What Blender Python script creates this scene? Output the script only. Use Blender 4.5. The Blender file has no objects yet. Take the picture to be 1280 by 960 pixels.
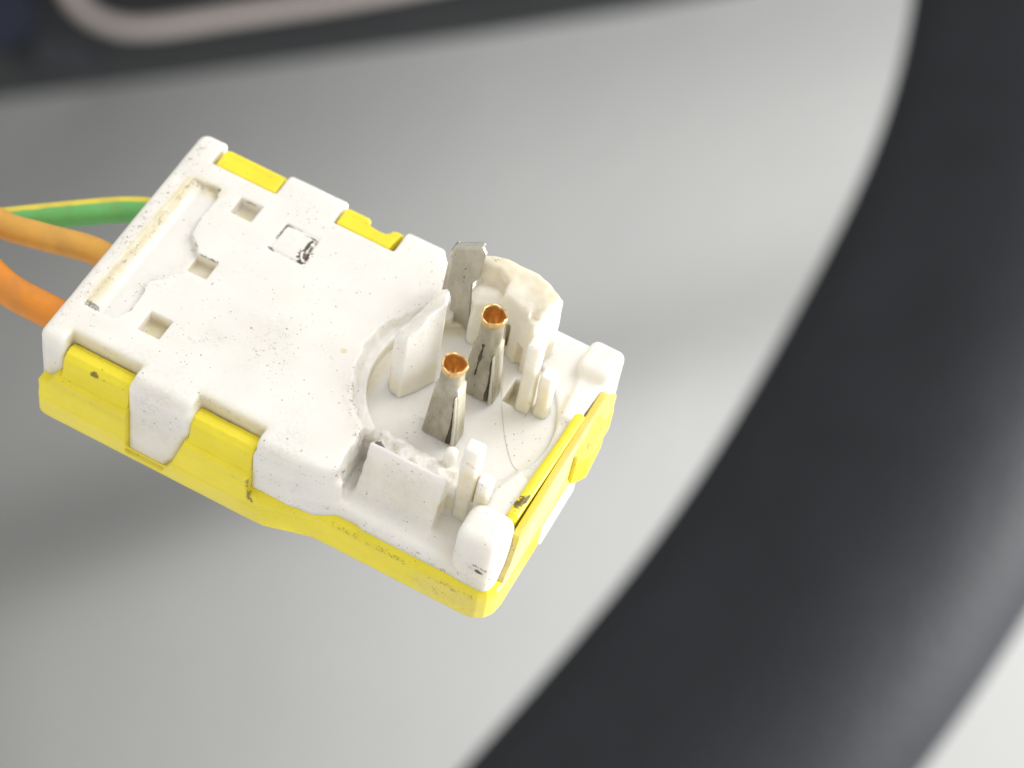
import bpy, bmesh, math
import numpy as np
from mathutils import Matrix, Vector

# ------------------------------------------------------------------ camera, light, exposure
scene = bpy.context.scene
MM = 0.001
F_PX = 3045.0                       # focal length in pixels of a 1280 px wide frame
cam_data = bpy.data.cameras.new("camera")
cam = bpy.data.objects.new("camera", cam_data)
scene.collection.objects.link(cam)
cam.location = (0.0, 0.0, 1.10)
cam.rotation_euler = (math.radians(58.0), 0.0, 0.0)
cam_data.sensor_width = 36.0
cam_data.lens = F_PX / 1280.0 * 36.0
cam_data.clip_start = 0.005
cam_data.clip_end = 20.0
cam_data.dof.use_dof = True
cam_data.dof.focus_distance = 0.1155
cam_data.dof.aperture_fstop = cam_data.lens / 2.1
scene.camera = cam
scene.render.resolution_x, scene.render.resolution_y = 1024, 768

world = bpy.data.worlds.new("World")
scene.world = world
world.use_nodes = True
wb = world.node_tree.nodes["Background"]
wb.inputs["Color"].default_value = (1.0, 0.985, 0.965, 1)
wb.inputs["Strength"].default_value = 0.84

CAM = Matrix.LocRotScale(cam.location, cam.rotation_euler.to_quaternion(), None)
CV = Matrix(((1, 0, 0, 0), (0, -1, 0, 0), (0, 0, -1, 0), (0, 0, 0, 1)))


def seen(px, py, dist_mm):
    """World point that lies dist_mm in front of the lens, in the direction of a photograph pixel."""
    return CAM @ CV @ Vector(((px - 640) / F_PX * dist_mm * MM, (py - 480) / F_PX * dist_mm * MM, dist_mm * MM))


def area_lamp(name, at, target, size, power, color):
    d = bpy.data.lights.new(name, 'AREA')
    d.shape = 'DISK'
    d.size = size
    d.energy = power
    d.color = color
    o = bpy.data.objects.new(name, d)
    scene.collection.objects.link(o)
    o.location = at
    o.rotation_euler = (Vector(target) - Vector(at)).to_track_quat('-Z', 'Y').to_euler()
    return o


TARGET = seen(450, 470, 117)
# soft window daylight from behind and above the camera; added fill low right brightens the panel
area_lamp("windscreen_light", CAM @ Vector((0.19, 0.20, 0.02)), TARGET, 0.20, 0.56, (1.0, 0.985, 0.955))
area_lamp("panel_fill_light", CAM @ Vector((0.35, -0.10, -0.20)), CAM @ Vector((0.03, 0.02, -0.43)), 0.22, 3.25, (1.0, 1.0, 0.99))

scene.view_settings.view_transform = 'Standard'
scene.view_settings.look = 'None'
scene.view_settings.exposure = 0.0
scene.view_settings.gamma = 1.0
scene.view_settings.use_curve_mapping = False
scene.cycles.use_denoising = True
scene.cycles.max_bounces = 10
scene.cycles.diffuse_bounces = 6

# ------------------------------------------------------------------ connector frame (mm): x along it from the wires, y across, z out of the top plate
R = np.array([[0.883, 0.453, 0.124], [0.436, -0.693, -0.574], [-0.174, 0.561, -0.809]])
_u, _s, _v = np.linalg.svd(R)
R = _u @ _v
T = np.array([-22.259, -2.411, 115.342])
BASE = np.array([12.0, 7.3, -6.2])
L2C = Matrix.Identity(4)
tb = R @ BASE + T
for i in range(3):
    for j in range(3):
        L2C[i][j] = R[i, j]
    L2C[i][3] = tb[i] * MM
CONN = CAM @ CV @ L2C               # world matrix of the connector's base


# ------------------------------------------------------------------ helpers
def new_mesh_object(name, verts, faces, mat, parent=None, smooth=True):
    me = bpy.data.meshes.new(name)
    verts = np.asarray(verts, dtype=np.float32)
    if isinstance(faces, np.ndarray) and len(faces):
        n, k = faces.shape
        me.vertices.add(len(verts))
        me.vertices.foreach_set("co", verts.ravel())
        me.loops.add(n * k)
        me.loops.foreach_set("vertex_index", faces.astype(np.int32).ravel())
        me.polygons.add(n)
        me.polygons.foreach_set("loop_start", np.arange(0, n * k, k, dtype=np.int32))
        me.update(calc_edges=True)
        me.validate()
    else:
        me.from_pydata([tuple(map(float, v)) for v in verts], [], [tuple(f) for f in faces])
        me.update()
    if smooth:
        me.polygons.foreach_set("use_smooth", np.ones(len(me.polygons), dtype=bool))
    me.materials.append(mat)
    o = bpy.data.objects.new(name, me)
    scene.collection.objects.link(o)
    if parent is not None:
        o.parent = parent
    return o


def attr(o, name, values):
    a = o.data.attributes.new(name, 'FLOAT', 'POINT')
    a.data.foreach_set("value", np.asarray(values, dtype=np.float32))


_rng = np.random.default_rng(7)
_LAT = _rng.random((64, 64, 64)).astype(np.float32) * 2 - 1


def vnoise(X, Y, Z, freq, seed=0):
    """Smooth lattice noise in -1..1, broadcast over X, Y, Z."""
    X, Y, Z = np.broadcast_arrays(X * freq + seed * 7.31, Y * freq + seed * 3.17, Z * freq + seed * 5.77)
    xi, yi, zi = np.floor(X).astype(np.int32), np.floor(Y).astype(np.int32), np.floor(Z).astype(np.int32)
    fx, fy, fz = X - xi, Y - yi, Z - zi
    fx, fy, fz = fx * fx * (3 - 2 * fx), fy * fy * (3 - 2 * fy), fz * fz * (3 - 2 * fz)
    out = 0
    for a in (0, 1):
        wx = fx if a else 1 - fx
        for b in (0, 1):
            wy = fy if b else 1 - fy
            for c in (0, 1):
                wz = fz if c else 1 - fz
                out = out + wx * wy * wz * _LAT[(xi + a) & 63, (yi + b) & 63, (zi + c) & 63]
    return out


def fbm(X, Y, Z, freq, seed=0, octaves=3):
    s, amp = 0, 1.0
    for k in range(octaves):
        s = s + amp * vnoise(X, Y, Z, freq * 2 ** k, seed + k)
        amp *= 0.55
    return s


def smin(a, b, k):
    if k <= 0:
        return np.minimum(a, b)
    h = np.maximum(k - np.abs(a - b), 0) / k
    return np.minimum(a, b) - h * h * k * 0.25


def smax(a, b, k):
    return -smin(-a, -b, k)


class Field:
    """A solid kept as signed distances on a grid (mm), turned into a mesh by surface nets."""

    def __init__(self, lo, hi, h):
        self.h = h
        self.lo = np.array(lo, float)
        n = np.ceil((np.array(hi, float) - self.lo) / h).astype(int) + 1
        self.ax = [self.lo[i] + h * np.arange(n[i]) for i in range(3)]
        self.f = np.full(n, 1.5, dtype=np.float32)

    def part(self, lo, hi, m=0.7):
        sl = []
        for i in range(3):
            a = int(np.clip(math.floor((lo[i] - m - self.lo[i]) / self.h), 0, len(self.ax[i])))
            b = int(np.clip(math.ceil((hi[i] + m - self.lo[i]) / self.h) + 1, 0, len(self.ax[i])))
            sl.append(slice(a, b))
        X = self.ax[0][sl[0]][:, None, None]
        Y = self.ax[1][sl[1]][None, :, None]
        Z = self.ax[2][sl[2]][None, None, :]
        return tuple(sl), X, Y, Z

    def _apply(self, sl, d, op, k):
        if op == '+':
            self.f[sl] = smin(self.f[sl], d, k)
        elif op == '-':
            self.f[sl] = smax(self.f[sl], -d, k)
        else:
            self.f[sl] = smax(self.f[sl], d, k)

    def fn(self, lo, hi, func, op='+', k=0.0, m=0.7):
        sl, X, Y, Z = self.part(lo, hi, m)
        if min(s.stop - s.start for s in sl) > 0:
            self._apply(sl, func(X, Y, Z), op, k)

    def box(self, lo, hi, r=0.1, op='+', k=0.0, noise=None):
        c = [(a + b) / 2 for a, b in zip(lo, hi)]
        hh = [(b - a) / 2 - r for a, b in zip(lo, hi)]

        def func(X, Y, Z):
            q = [np.abs(P - c[i]) - hh[i] for i, P in enumerate((X, Y, Z))]
            d = np.sqrt(sum(np.maximum(v, 0) ** 2 for v in q)) + np.minimum(np.maximum(np.maximum(q[0], q[1]), q[2]), 0) - r
            if noise:
                d = d + noise[0] * fbm(X, Y, Z, noise[1], noise[2])
            return d
        self.fn(lo, hi, func, op, k)

    def prism(self, poly, axis, a, b, r=0.1, op='+', k=0.0, noise=None, tilt=None):
        """A polygon extruded along an axis. poly holds the other two coordinates in x, y, z order."""
        poly = np.array(poly, float)
        lo2, hi2 = poly.min(0), poly.max(0)
        lo, hi = list(lo2), list(hi2)
        lo.insert(axis, a)
        hi.insert(axis, b)

        def func(X, Y, Z):
            P = [X, Y, Z]
            E = P.pop(axis)
            d2 = poly_sdf(P[0], P[1], poly) + r
            de = np.abs(E - (a + b) / 2) - (b - a) / 2 + r
            if tilt is not None:
                de = tilt(X, Y, Z, E) + r
            d = np.minimum(np.maximum(d2, de), 0) + np.sqrt(np.maximum(d2, 0) ** 2 + np.maximum(de, 0) ** 2) - r
            if noise:
                d = d + noise[0] * fbm(X, Y, Z, noise[1], noise[2])
            return d
        self.fn(lo, hi, func, op, k)

    def cyl(self, c, rad, a, b, r=0.05, op='+', k=0.0, noise=None):
        def func(X, Y, Z):
            d2 = np.sqrt((X - c[0]) ** 2 + (Y - c[1]) ** 2) - rad + r
            de = np.abs(Z - (a + b) / 2) - (b - a) / 2 + r
            d = np.minimum(np.maximum(d2, de), 0) + np.sqrt(np.maximum(d2, 0) ** 2 + np.maximum(de, 0) ** 2) - r
            if noise:
                d = d + noise[0] * fbm(X, Y, Z, noise[1], noise[2])
            return d
        self.fn((c[0] - rad, c[1] - rad, a), (c[0] + rad, c[1] + rad, b), func, op, k)

    def tube(self, pts, rad, op='+', k=0.0, noise=None):
        """A polyline with round section: scratches, grooves, pegs."""
        P = np.array(pts, float)
        rads = np.broadcast_to(np.array(rad, float), (len(P),))

        def func(X, Y, Z):
            d = None
            for i in range(len(P) - 1):
                A, B = P[i], P[i + 1]
                ab = B - A
                t = np.clip(((X - A[0]) * ab[0] + (Y - A[1]) * ab[1] + (Z - A[2]) * ab[2]) / max(ab @ ab, 1e-9), 0, 1)
                e = np.sqrt((X - A[0] - t * ab[0]) ** 2 + (Y - A[1] - t * ab[1]) ** 2 + (Z - A[2] - t * ab[2]) ** 2) - (rads[i] + t * (rads[i + 1] - rads[i]))
                d = e if d is None else np.minimum(d, e)
            if noise:
                d = d + noise[0] * fbm(X, Y, Z, noise[1], noise[2])
            return d
        m = float(rads.max())
        self.fn(P.min(0) - m, P.max(0) + m, func, op, k, 0.5)

    def mesh(self):
        f, h = self.f, self.h
        s = f < 0
        nx, ny, nz = f.shape
        cnt = np.zeros((nx - 1, ny - 1, nz - 1), np.int8)
        for a in (0, 1):
            for b in (0, 1):
                for c in (0, 1):
                    cnt += s[a:nx - 1 + a, b:ny - 1 + b, c:nz - 1 + c]
        act = (cnt > 0) & (cnt < 8)
        idx = np.full(act.shape, -1, np.int32)
        ijk = np.argwhere(act)
        idx[act] = np.arange(len(ijk))
        acc = np.zeros((len(ijk), 3))
        n = np.zeros(len(ijk))
        corners = [(a, b, c) for a in (0, 1) for b in (0, 1) for c in (0, 1)]
        val = {c: f[ijk[:, 0] + c[0], ijk[:, 1] + c[1], ijk[:, 2] + c[2]].astype(float) for c in corners}
        for c in corners:
            for ax in range(3):
                if c[ax]:
                    continue
                e = list(c)
                e[ax] = 1
                e = tuple(e)
                f0, f1 = val[c], val[e]
                m = (f0 < 0) != (f1 < 0)
                t = np.where(m, f0 / np.where(m, f0 - f1, 1), 0)
                p = np.tile(np.array(c, float), (len(ijk), 1))
                p[:, ax] = t
                acc[m] += p[m]
                n[m] += 1
        V = self.lo + h * (ijk + acc / n[:, None])
        quads = []
        for ax in range(3):
            o1, o2 = (ax + 1) % 3, (ax + 2) % 3
            sa = [slice(None)] * 3
            sb = [slice(None)] * 3
            sa[ax], sb[ax] = slice(0, -1), slice(1, None)
            A, B = s[tuple(sa)], s[tuple(sb)]
            e = np.argwhere(A != B)
            lim = np.array(act.shape)
            ok = (e[:, o1] >= 1) & (e[:, o2] >= 1) & (e[:, o1] < lim[o1]) & (e[:, o2] < lim[o2])
            e = e[ok]
            inside = A[e[:, 0], e[:, 1], e[:, 2]]

            def cell(d1, d2):
                q = e.copy()
                q[:, o1] -= d1
                q[:, o2] -= d2
                return idx[q[:, 0], q[:, 1], q[:, 2]]
            Q = np.stack([cell(1, 1), cell(0, 1), cell(0, 0), cell(1, 0)], 1)
            Q[~inside] = Q[~inside][:, ::-1]
            quads.append(Q)
        return V, np.concatenate(quads)

    def build(self, name, mat, parent, strokes=None):
        V, Q = self.mesh()
        o = new_mesh_object(name, (V - BASE) * MM, Q, mat, parent)
        if strokes is not None:
            dirt_shade, tint = paint(V, strokes)
            attr(o, "dirt_shade", dirt_shade)
            attr(o, "tint", tint)
        return o


def poly_sdf(X, Y, poly):
    d, sgn = None, 1.0
    n = len(poly)
    inside = None
    for i in range(n):
        a, b = poly[i], poly[i - 1]
        e = b - a
        wx, wy = X - a[0], Y - a[1]
        t = np.clip((wx * e[0] + wy * e[1]) / max(e @ e, 1e-12), 0, 1)
        dd = (wx - e[0] * t) ** 2 + (wy - e[1] * t) ** 2
        d = dd if d is None else np.minimum(d, dd)
        cr = ((a[1] > Y) != (b[1] > Y)) & (X < (b[0] - a[0]) * (Y - a[1]) / (b[1] - a[1] if b[1] != a[1] else 1e-12) + a[0])
        inside = cr if inside is None else inside ^ cr
    return np.sqrt(d) * np.where(inside, -1.0, 1.0)


def paint(V, strokes):
    """Dirt and yellowing, with some beige shading painted in: (kind, polyline, radius, strength, breakup frequency)."""
    dirt_shade = np.zeros(len(V))
    tint = np.zeros(len(V))
    X, Y, Z = V[:, 0], V[:, 1], V[:, 2]
    for kind, pts, rad, amt, fq in strokes:
        P = np.array(pts, float)
        lo, hi = P.min(0) - rad * 1.3, P.max(0) + rad * 1.3
        m = np.all((V >= lo) & (V <= hi), axis=1)
        if not m.any():
            continue
        p = V[m]
        d = np.full(len(p), 9.0)
        if len(P) == 1:
            d = np.linalg.norm(p - P[0], axis=1)
        for i in range(len(P) - 1):
            ab = P[i + 1] - P[i]
            t = np.clip(((p - P[i]) @ ab) / max(ab @ ab, 1e-9), 0, 1)
            d = np.minimum(d, np.linalg.norm(p - P[i] - t[:, None] * ab, axis=1))
        w = np.clip(1 - d / rad, 0, 1)
        nz = fbm(p[:, 0], p[:, 1], p[:, 2], fq, int(rad * 97) % 13) * 0.6 + 0.5
        if kind == 'dirt_shade':
            if amt > 1.5:
                nz = fbm(p[:, 0], p[:, 1], p[:, 2], 5.0, 3) * 0.6 + 0.5
                w = np.clip(w * 2.0 + (nz - 0.5) * 2.4 - 0.7, 0, 1) * amt
            else:
                w = np.clip(w * 1.5, 0, 1) * np.clip(0.35 + 0.9 * nz, 0, 1.1) * amt
            dirt_shade[m] = np.maximum(dirt_shade[m], w)
        else:
            w = np.clip(w * 1.8, 0, 1) * np.clip(0.45 + 0.8 * nz, 0, 1) * amt
            tint[m] = np.maximum(tint[m], w)
    return dirt_shade, tint


# ------------------------------------------------------------------ materials
def nodes_of(name):
    m = bpy.data.materials.new(name)
    m.use_nodes = True
    nt = m.node_tree
    b = nt.nodes["Principled BSDF"]
    return m, nt, b


def N(nt, t, **kw):
    n = nt.nodes.new(t)
    for k, v in kw.items():
        if k in n.inputs:
            n.inputs[k].default_value = v
        else:
            setattr(n, k, v)
    return n


def mixc(nt, fac, a, b, mode='MIX'):
    n = nt.nodes.new('ShaderNodeMix')
    n.data_type = 'RGBA'
    n.blend_type = mode
    for s, v in ((0, fac), (6, a), (7, b)):
        if hasattr(v, 'is_linked') or isinstance(v, bpy.types.NodeSocket):
            nt.links.new(v, n.inputs[s])
        elif isinstance(v, tuple) and len(v) == 3:
            n.inputs[s].default_value = (*v, 1)
        else:
            n.inputs[s].default_value = v
    return n.outputs[2]


def math_(nt, op, a, b=None, c=None, clamp=False):
    n = nt.nodes.new('ShaderNodeMath')
    n.operation = op
    n.use_clamp = clamp
    for i, v in enumerate((a, b, c)):
        if v is None:
            continue
        if isinstance(v, bpy.types.NodeSocket):
            nt.links.new(v, n.inputs[i])
        else:
            n.inputs[i].default_value = v
    return n.outputs[0]


def noise_(nt, vec, scale, detail=4.0, rough=0.55):
    n = nt.nodes.new('ShaderNodeTexNoise')
    n.inputs['Scale'].default_value = scale
    n.inputs['Detail'].default_value = detail
    n.inputs['Roughness'].default_value = rough
    nt.links.new(vec, n.inputs['Vector'])
    return n.outputs[0]


def ramp_(nt, v, lo, hi, a=0.0, b=1.0):
    n = nt.nodes.new('ShaderNodeMapRange')
    n.clamp = True
    nt.links.new(v, n.inputs[0])
    for i, x in zip((1, 2, 3, 4), (lo, hi, a, b)):
        n.inputs[i].default_value = x
    return n.outputs[0]


def specks_(nt, vec, scale, size, cover, patch):
    """Tiny dark flecks: round cells of random size, gathered in patches."""
    v = nt.nodes.new('ShaderNodeTexVoronoi')
    v.feature = 'F1'
    v.inputs['Scale'].default_value = scale
    v.inputs['Randomness'].default_value = 1.0
    nt.links.new(vec, v.inputs['Vector'])
    sep = nt.nodes.new('ShaderNodeSeparateColor')
    nt.links.new(v.outputs['Color'], sep.inputs[0])
    r = math_(nt, 'MULTIPLY', math_(nt, 'POWER', sep.outputs[0], 3.0), size)
    wob = math_(nt, 'MULTIPLY', math_(nt, 'SUBTRACT', noise_(nt, vec, scale * 3.1, 2.0), 0.5), size * 0.9)
    d = math_(nt, 'SUBTRACT', math_(nt, 'ADD', r, wob), v.outputs['Distance'])
    dot = ramp_(nt, d, 0.0, size * 0.18)
    patchv = ramp_(nt, noise_(nt, vec, patch, 3.0), 0.44, 0.68)
    keep = math_(nt, 'LESS_THAN', sep.outputs[1], math_(nt, 'MULTIPLY', patchv, cover))
    return math_(nt, 'MULTIPLY', dot, keep)


def plastic(name, base, tinted, grime, rough=0.42, speck=0.5, sss=0.0, attrs=True, speck_scale=6800.0, mottle=0.06):
    m, nt, b = nodes_of(name)
    tc = N(nt, 'ShaderNodeTexCoord')
    vec = tc.outputs['Object']
    base2 = tuple(c * (1 - mottle) for c in base)
    col = mixc(nt, ramp_(nt, noise_(nt, vec, 420.0, 5.0), 0.35, 0.7), base, base2)
    if attrs:
        at = N(nt, 'ShaderNodeAttribute', attribute_name="tint")
        col = mixc(nt, at.outputs['Fac'], col, tinted)
    # faint handling grime in cloudy patches with a fine grain of its own
    cl = math_(nt, 'MULTIPLY', ramp_(nt, noise_(nt, vec, 260.0, 4.0), 0.5, 0.78), ramp_(nt, noise_(nt, vec, 5200.0, 3.0), 0.42, 0.62))
    col = mixc(nt, math_(nt, 'MULTIPLY', cl, 0.30), col, tuple(0.5 * c + 0.5 * g for c, g in zip(base, grime)))
    s1 = specks_(nt, vec, speck_scale, 0.32, speck, 330.0)
    s2 = specks_(nt, vec, speck_scale * 0.5, 0.20, speck * 0.30, 250.0)
    sp = math_(nt, 'MAXIMUM', s1, s2)
    col = mixc(nt, math_(nt, 'MULTIPLY', sp, 0.6), col, grime)
    if attrs:
        ad = N(nt, 'ShaderNodeAttribute', attribute_name="dirt_shade")
        fine = math_(nt, 'ADD', math_(nt, 'MULTIPLY', noise_(nt, vec, 12500.0, 2.0, 0.6), 0.6), math_(nt, 'MULTIPLY', noise_(nt, vec, 3000.0, 3.0, 0.6), 0.4))
        thr = math_(nt, 'SUBTRACT', 0.70, math_(nt, 'MULTIPLY', ad.outputs['Fac'], 0.42))
        dd = math_(nt, 'MULTIPLY', math_(nt, 'SUBTRACT', fine, thr), 9.0, clamp=True)
        dd = math_(nt, 'MULTIPLY', dd, math_(nt, 'ADD', math_(nt, 'MULTIPLY', ad.outputs['Fac'], 0.35), 0.5), clamp=True)
        haze = math_(nt, 'MULTIPLY', ad.outputs['Fac'], 0.22, clamp=True)
        col = mixc(nt, haze, col, tuple(0.45 * t + 0.55 * g for t, g in zip(tinted, grime)))
        col = mixc(nt, dd, col, grime)
    nt.links.new(col, b.inputs['Base Color'])
    rg = math_(nt, 'ADD', math_(nt, 'MULTIPLY', noise_(nt, vec, 900.0, 4.0), 0.22), rough - 0.11)
    nt.links.new(rg, b.inputs['Roughness'])
    b.inputs['Specular IOR Level'].default_value = 0.4
    if sss > 0:
        b.inputs['Subsurface Weight'].default_value = sss
        b.inputs['Subsurface Radius'].default_value = (1.0, 0.85, 0.6)
        b.inputs['Subsurface Scale'].default_value = 0.0009
    bump = N(nt, 'ShaderNodeBump')
    bump.inputs['Strength'].default_value = 0.35
    bump.inputs['Distance'].default_value = 0.00004
    hsum = math_(nt, 'ADD', noise_(nt, vec, 2600.0, 5.0), math_(nt, 'MULTIPLY', noise_(nt, vec, 500.0, 2.0), 2.0))
    nt.links.new(hsum, bump.inputs['Height'])
    nt.links.new(bump.outputs[0], b.inputs['Normal'])
    return m


WHITE = plastic("aged_white_plastic", (0.86, 0.84, 0.795), (0.74, 0.67, 0.46), (0.085, 0.066, 0.042), 0.36, 1.2, 0.7)
CREAM = plastic("yellowed_plastic", (0.85, 0.81, 0.70), (0.76, 0.66, 0.45), (0.10, 0.07, 0.04), 0.40, 0.25, 0.45)
YELLOW = plastic("yellow_plastic", (0.92, 0.78, 0.040), (0.78, 0.66, 0.20), (0.15, 0.105, 0.02), 0.36, 0.50, 0.0, mottle=0.10)
TANYEL = plastic("scuffed_yellow_plastic", (0.72, 0.60, 0.12), (0.62, 0.53, 0.27), (0.12, 0.085, 0.04), 0.5, 1.0, 0.0, mottle=0.12)


def metal(name, base, dark, rough, metallic=1.0, grain=1400.0):
    m, nt, b = nodes_of(name)
    tc = N(nt, 'ShaderNodeTexCoord')
    mp = N(nt, 'ShaderNodeMapping')
    mp.inputs['Scale'].default_value = (1.5, 1.5, 0.6)
    nt.links.new(tc.outputs['Object'], mp.inputs[0])
    vec = mp.outputs[0]
    n1 = ramp_(nt, noise_(nt, vec, grain, 6.0, 0.65), 0.33, 0.72)
    col = mixc(nt, n1, base, dark)
    sp = specks_(nt, vec, 4200.0, 0.36, 0.7, 600.0)
    col = mixc(nt, math_(nt, 'MULTIPLY', sp, 0.8), col, (0.03, 0.025, 0.02))
    nt.links.new(col, b.inputs['Base Color'])
    b.inputs['Metallic'].default_value = metallic
    nt.links.new(math_(nt, 'ADD', math_(nt, 'MULTIPLY', n1, 0.25), rough), b.inputs['Roughness'])
    bump = N(nt, 'ShaderNodeBump')
    bump.inputs['Strength'].default_value = 0.5
    bump.inputs['Distance'].default_value = 0.00005
    nt.links.new(noise_(nt, vec, grain * 1.6, 5.0), bump.inputs['Height'])
    nt.links.new(bump.outputs[0], b.inputs['Normal'])
    return m


TIN = metal("tarnished_tin", (0.54, 0.505, 0.41), (0.34, 0.31, 0.235), 0.36, 0.6)
CLEAN_TIN = metal("bright_tin", (0.66, 0.635, 0.56), (0.46, 0.43, 0.35), 0.26, 0.8, 700.0)
GOLD = metal("gold_plating", (0.86, 0.60, 0.29), (0.60, 0.36, 0.13), 0.28, 0.9, 2200.0)
SLIT = metal("slit_shade", (0.12, 0.10, 0.075), (0.04, 0.033, 0.022), 0.7, 0.2)  # dark colour for the shade inside the pin slits

# ------------------------------------------------------------------ background: grey trim panel, dark console, steering wheel
def simple(name, col, rough, nscale=60.0, amp=0.08, bumpd=0.0003):
    m, nt, b = nodes_of(name)
    tc = N(nt, 'ShaderNodeTexCoord')
    n = noise_(nt, tc.outputs['Object'], nscale, 4.0)
    c = mixc(nt, ramp_(nt, n, 0.3, 0.7), tuple(x * (1 - amp) for x in col), tuple(x * (1 + amp) for x in col))
    nt.links.new(c, b.inputs['Base Color'])
    b.inputs['Roughness'].default_value = rough
    b.inputs['Specular IOR Level'].default_value = 0.3
    bump = N(nt, 'ShaderNodeBump')
    bump.inputs['Strength'].default_value = 0.4
    bump.inputs['Distance'].default_value = bumpd
    nt.links.new(noise_(nt, tc.outputs['Object'], nscale * 12, 3.0), bump.inputs['Height'])
    nt.links.new(bump.outputs[0], b.inputs['Normal'])
    return m


GREY = simple("grey_trim_plastic", (0.302, 0.305, 0.300), 0.6, 20.0, 0.03)
LEATHER = simple("black_leather", (0.0175, 0.0195, 0.0235), 0.55, 90.0, 0.15, 0.0006)
BLACKP = simple("black_trim_plastic", (0.012, 0.014, 0.015), 0.5, 50.0, 0.15)
SILVER = simple("satin_silver", (0.27, 0.24, 0.23), 0.4, 50.0, 0.05)
LEATHER.node_tree.nodes['Principled BSDF'].inputs['Specular IOR Level'].default_value = 0.22
NAVY = simple("dark_blue_glass", (0.006, 0.008, 0.02), 0.2, 30.0, 0.1)


def cam_axes():
    m = CAM.to_3x3()
    return m @ Vector((1, 0, 0)), m @ Vector((0, -1, 0)), m @ Vector((0, 0, -1))


EX, EY, EZ = cam_axes()


def grey_panel():
    """A large soft trim panel with a shallow fold running across it, bent so its slopes shade light and dark."""
    nu, nv = 200, 160
    verts, faces = [], []
    for j in range(nv):
        for i in range(nu):
            px = -3400 + i * 8000 / (nu - 1)
            py = -2600 + j * 6000 / (nv - 1)
            s = (py - 700 + 0.315 * px) * 0.954           # across the fold, in photograph pixels
            dep = 430.0
            dep -= (8.0 + 11.0 * min(1.0, max(0.0, (900 - px) / 900))) / (1 + math.exp(-(s + 10) / 30.0))          # small step out along the fold, shaped for its darker band
            dep += 0.090 * 200 * math.log1p(math.exp(min(s - 150, 1500) / 200.0))   # lower flank falls back, tilted to catch the added fill
            tl = max(0.0, 640 - px) / 1000.0
            dep += 50.0 * tl ** 2 if tl < 0.8 else 32.0 + 50 * 0.5 * (1 - math.exp(-(tl - 0.8) * 3.2))           # turned away on the left so that side shades darker
            p = seen(0, 0, 0) + ((px - 640) / F_PX * 430 * EX + (py - 480) / F_PX * 430 * EY + dep * EZ) * MM
            verts.append(p)
    for j in range(nv - 1):
        for i in range(nu - 1):
            a = j * nu + i
            faces.append((a, a + nu, a + nu + 1, a + 1))
    # give it a thickness
    k = len(verts)
    verts += [v + EZ * 0.004 for v in verts]
    faces += [tuple(k + q for q in reversed(f)) for f in list(faces)]
    o = new_mesh_object("trim_panel", verts, faces, GREY)
    o["kind"] = "structure"
    o["label"] = "large pale grey trim panel, out of focus, behind the connector"
    return o


grey_panel()


def catmull(P, n=10):
    P = [Vector(p) for p in P]
    out = []
    for i in range(len(P) - 1):
        p0 = P[i - 1] if i else P[0] * 2 - P[1]
        p1, p2 = P[i], P[i + 1]
        p3 = P[i + 2] if i + 2 < len(P) else P[-1] * 2 - P[-2]
        for k in range(n):
            t = k / n
            out.append(0.5 * ((2 * p1) + (p2 - p0) * t + (2 * p0 - 5 * p1 + 4 * p2 - p3) * t * t + (3 * p1 - p0 - 3 * p2 + p3) * t ** 3))
    out.append(P[-1])
    return out


def sweep(path, ra, rb, up, seg=32, cap=True, close=False, power=2.0):
    """Tube along a path with a (super)elliptic section; returns verts and faces."""
    verts, faces = [], []
    n = len(path)
    for i, p in enumerate(path):
        if close:
            t = (path[(i + 1) % n] - path[i - 1]).normalized()
        else:
            t = (path[min(i + 1, n - 1)] - path[max(i - 1, 0)]).normalized()
        s = t.cross(up).normalized()
        q = s.cross(t).normalized()
        A = ra[i] if hasattr(ra, '__len__') else ra
        B = rb[i] if hasattr(rb, '__len__') else rb
        for k in range(seg):
            a = 2 * math.pi * k / seg
            ca, sa = math.cos(a), math.sin(a)
            cx = math.copysign(abs(ca) ** (2 / power), ca)
            cy = math.copysign(abs(sa) ** (2 / power), sa)
            verts.append(p + s * (A * cx) + q * (B * cy))
    for i in range(n if close else n - 1):
        for k in range(seg):
            a = i * seg + k
            b = i * seg + (k + 1) % seg
            c = ((i + 1) % n) * seg + (k + 1) % seg
            d = ((i + 1) % n) * seg + k
            faces.append((a, b, c, d))
    if cap and not close:
        faces.append(tuple(reversed(range(seg))))
        faces.append(tuple(range((n - 1) * seg, n * seg)))
    return verts, faces


def steering_wheel():
    inner = [(1100, -700), (1145, -420), (1163, -180), (1152, 0), (1115, 150), (1062, 262), (1000, 380), (903, 560), (805, 700), (700, 822), (585, 955), (455, 1095), (300, 1250)]
    W = 437.0
    path = []
    for i, p in enumerate(inner):
        a, b = inner[max(i - 1, 0)], inner[min(i + 1, len(inner) - 1)]
        tx, ty = b[0] - a[0], b[1] - a[1]
        l = math.hypot(tx, ty)
        nx, ny = -ty / l, tx / l
        if nx < 0:
            nx, ny = -nx, -ny
        path.append(seen(p[0] + nx * W / 2, p[1] + ny * W / 2, 262))
    path = catmull(path, 12)
    for _ in range(160):                                  # one even curve, without kinks
        path = [path[0]] + [(path[i - 1] + path[i] * 2 + path[i + 1]) / 4 for i in range(1, len(path) - 1)] + [path[-1]]
    half = W / 2 / F_PX * 262 * MM
    v, f = sweep(path, half, half * 0.85, EZ, 48)
    root = bpy.data.objects.new("steering_wheel", None)
    scene.collection.objects.link(root)
    root.location = path[len(path) // 2]
    rim = new_mesh_object("rim", [p - path[len(path) // 2] for p in v], f, LEATHER, root)
    # stitched seam along the inner side of the rim
    root["label"] = "thick dark steering wheel rim curving down, out of focus, behind the connector"
    root["category"] = "steering wheel"
    return root


steering_wheel()


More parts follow.
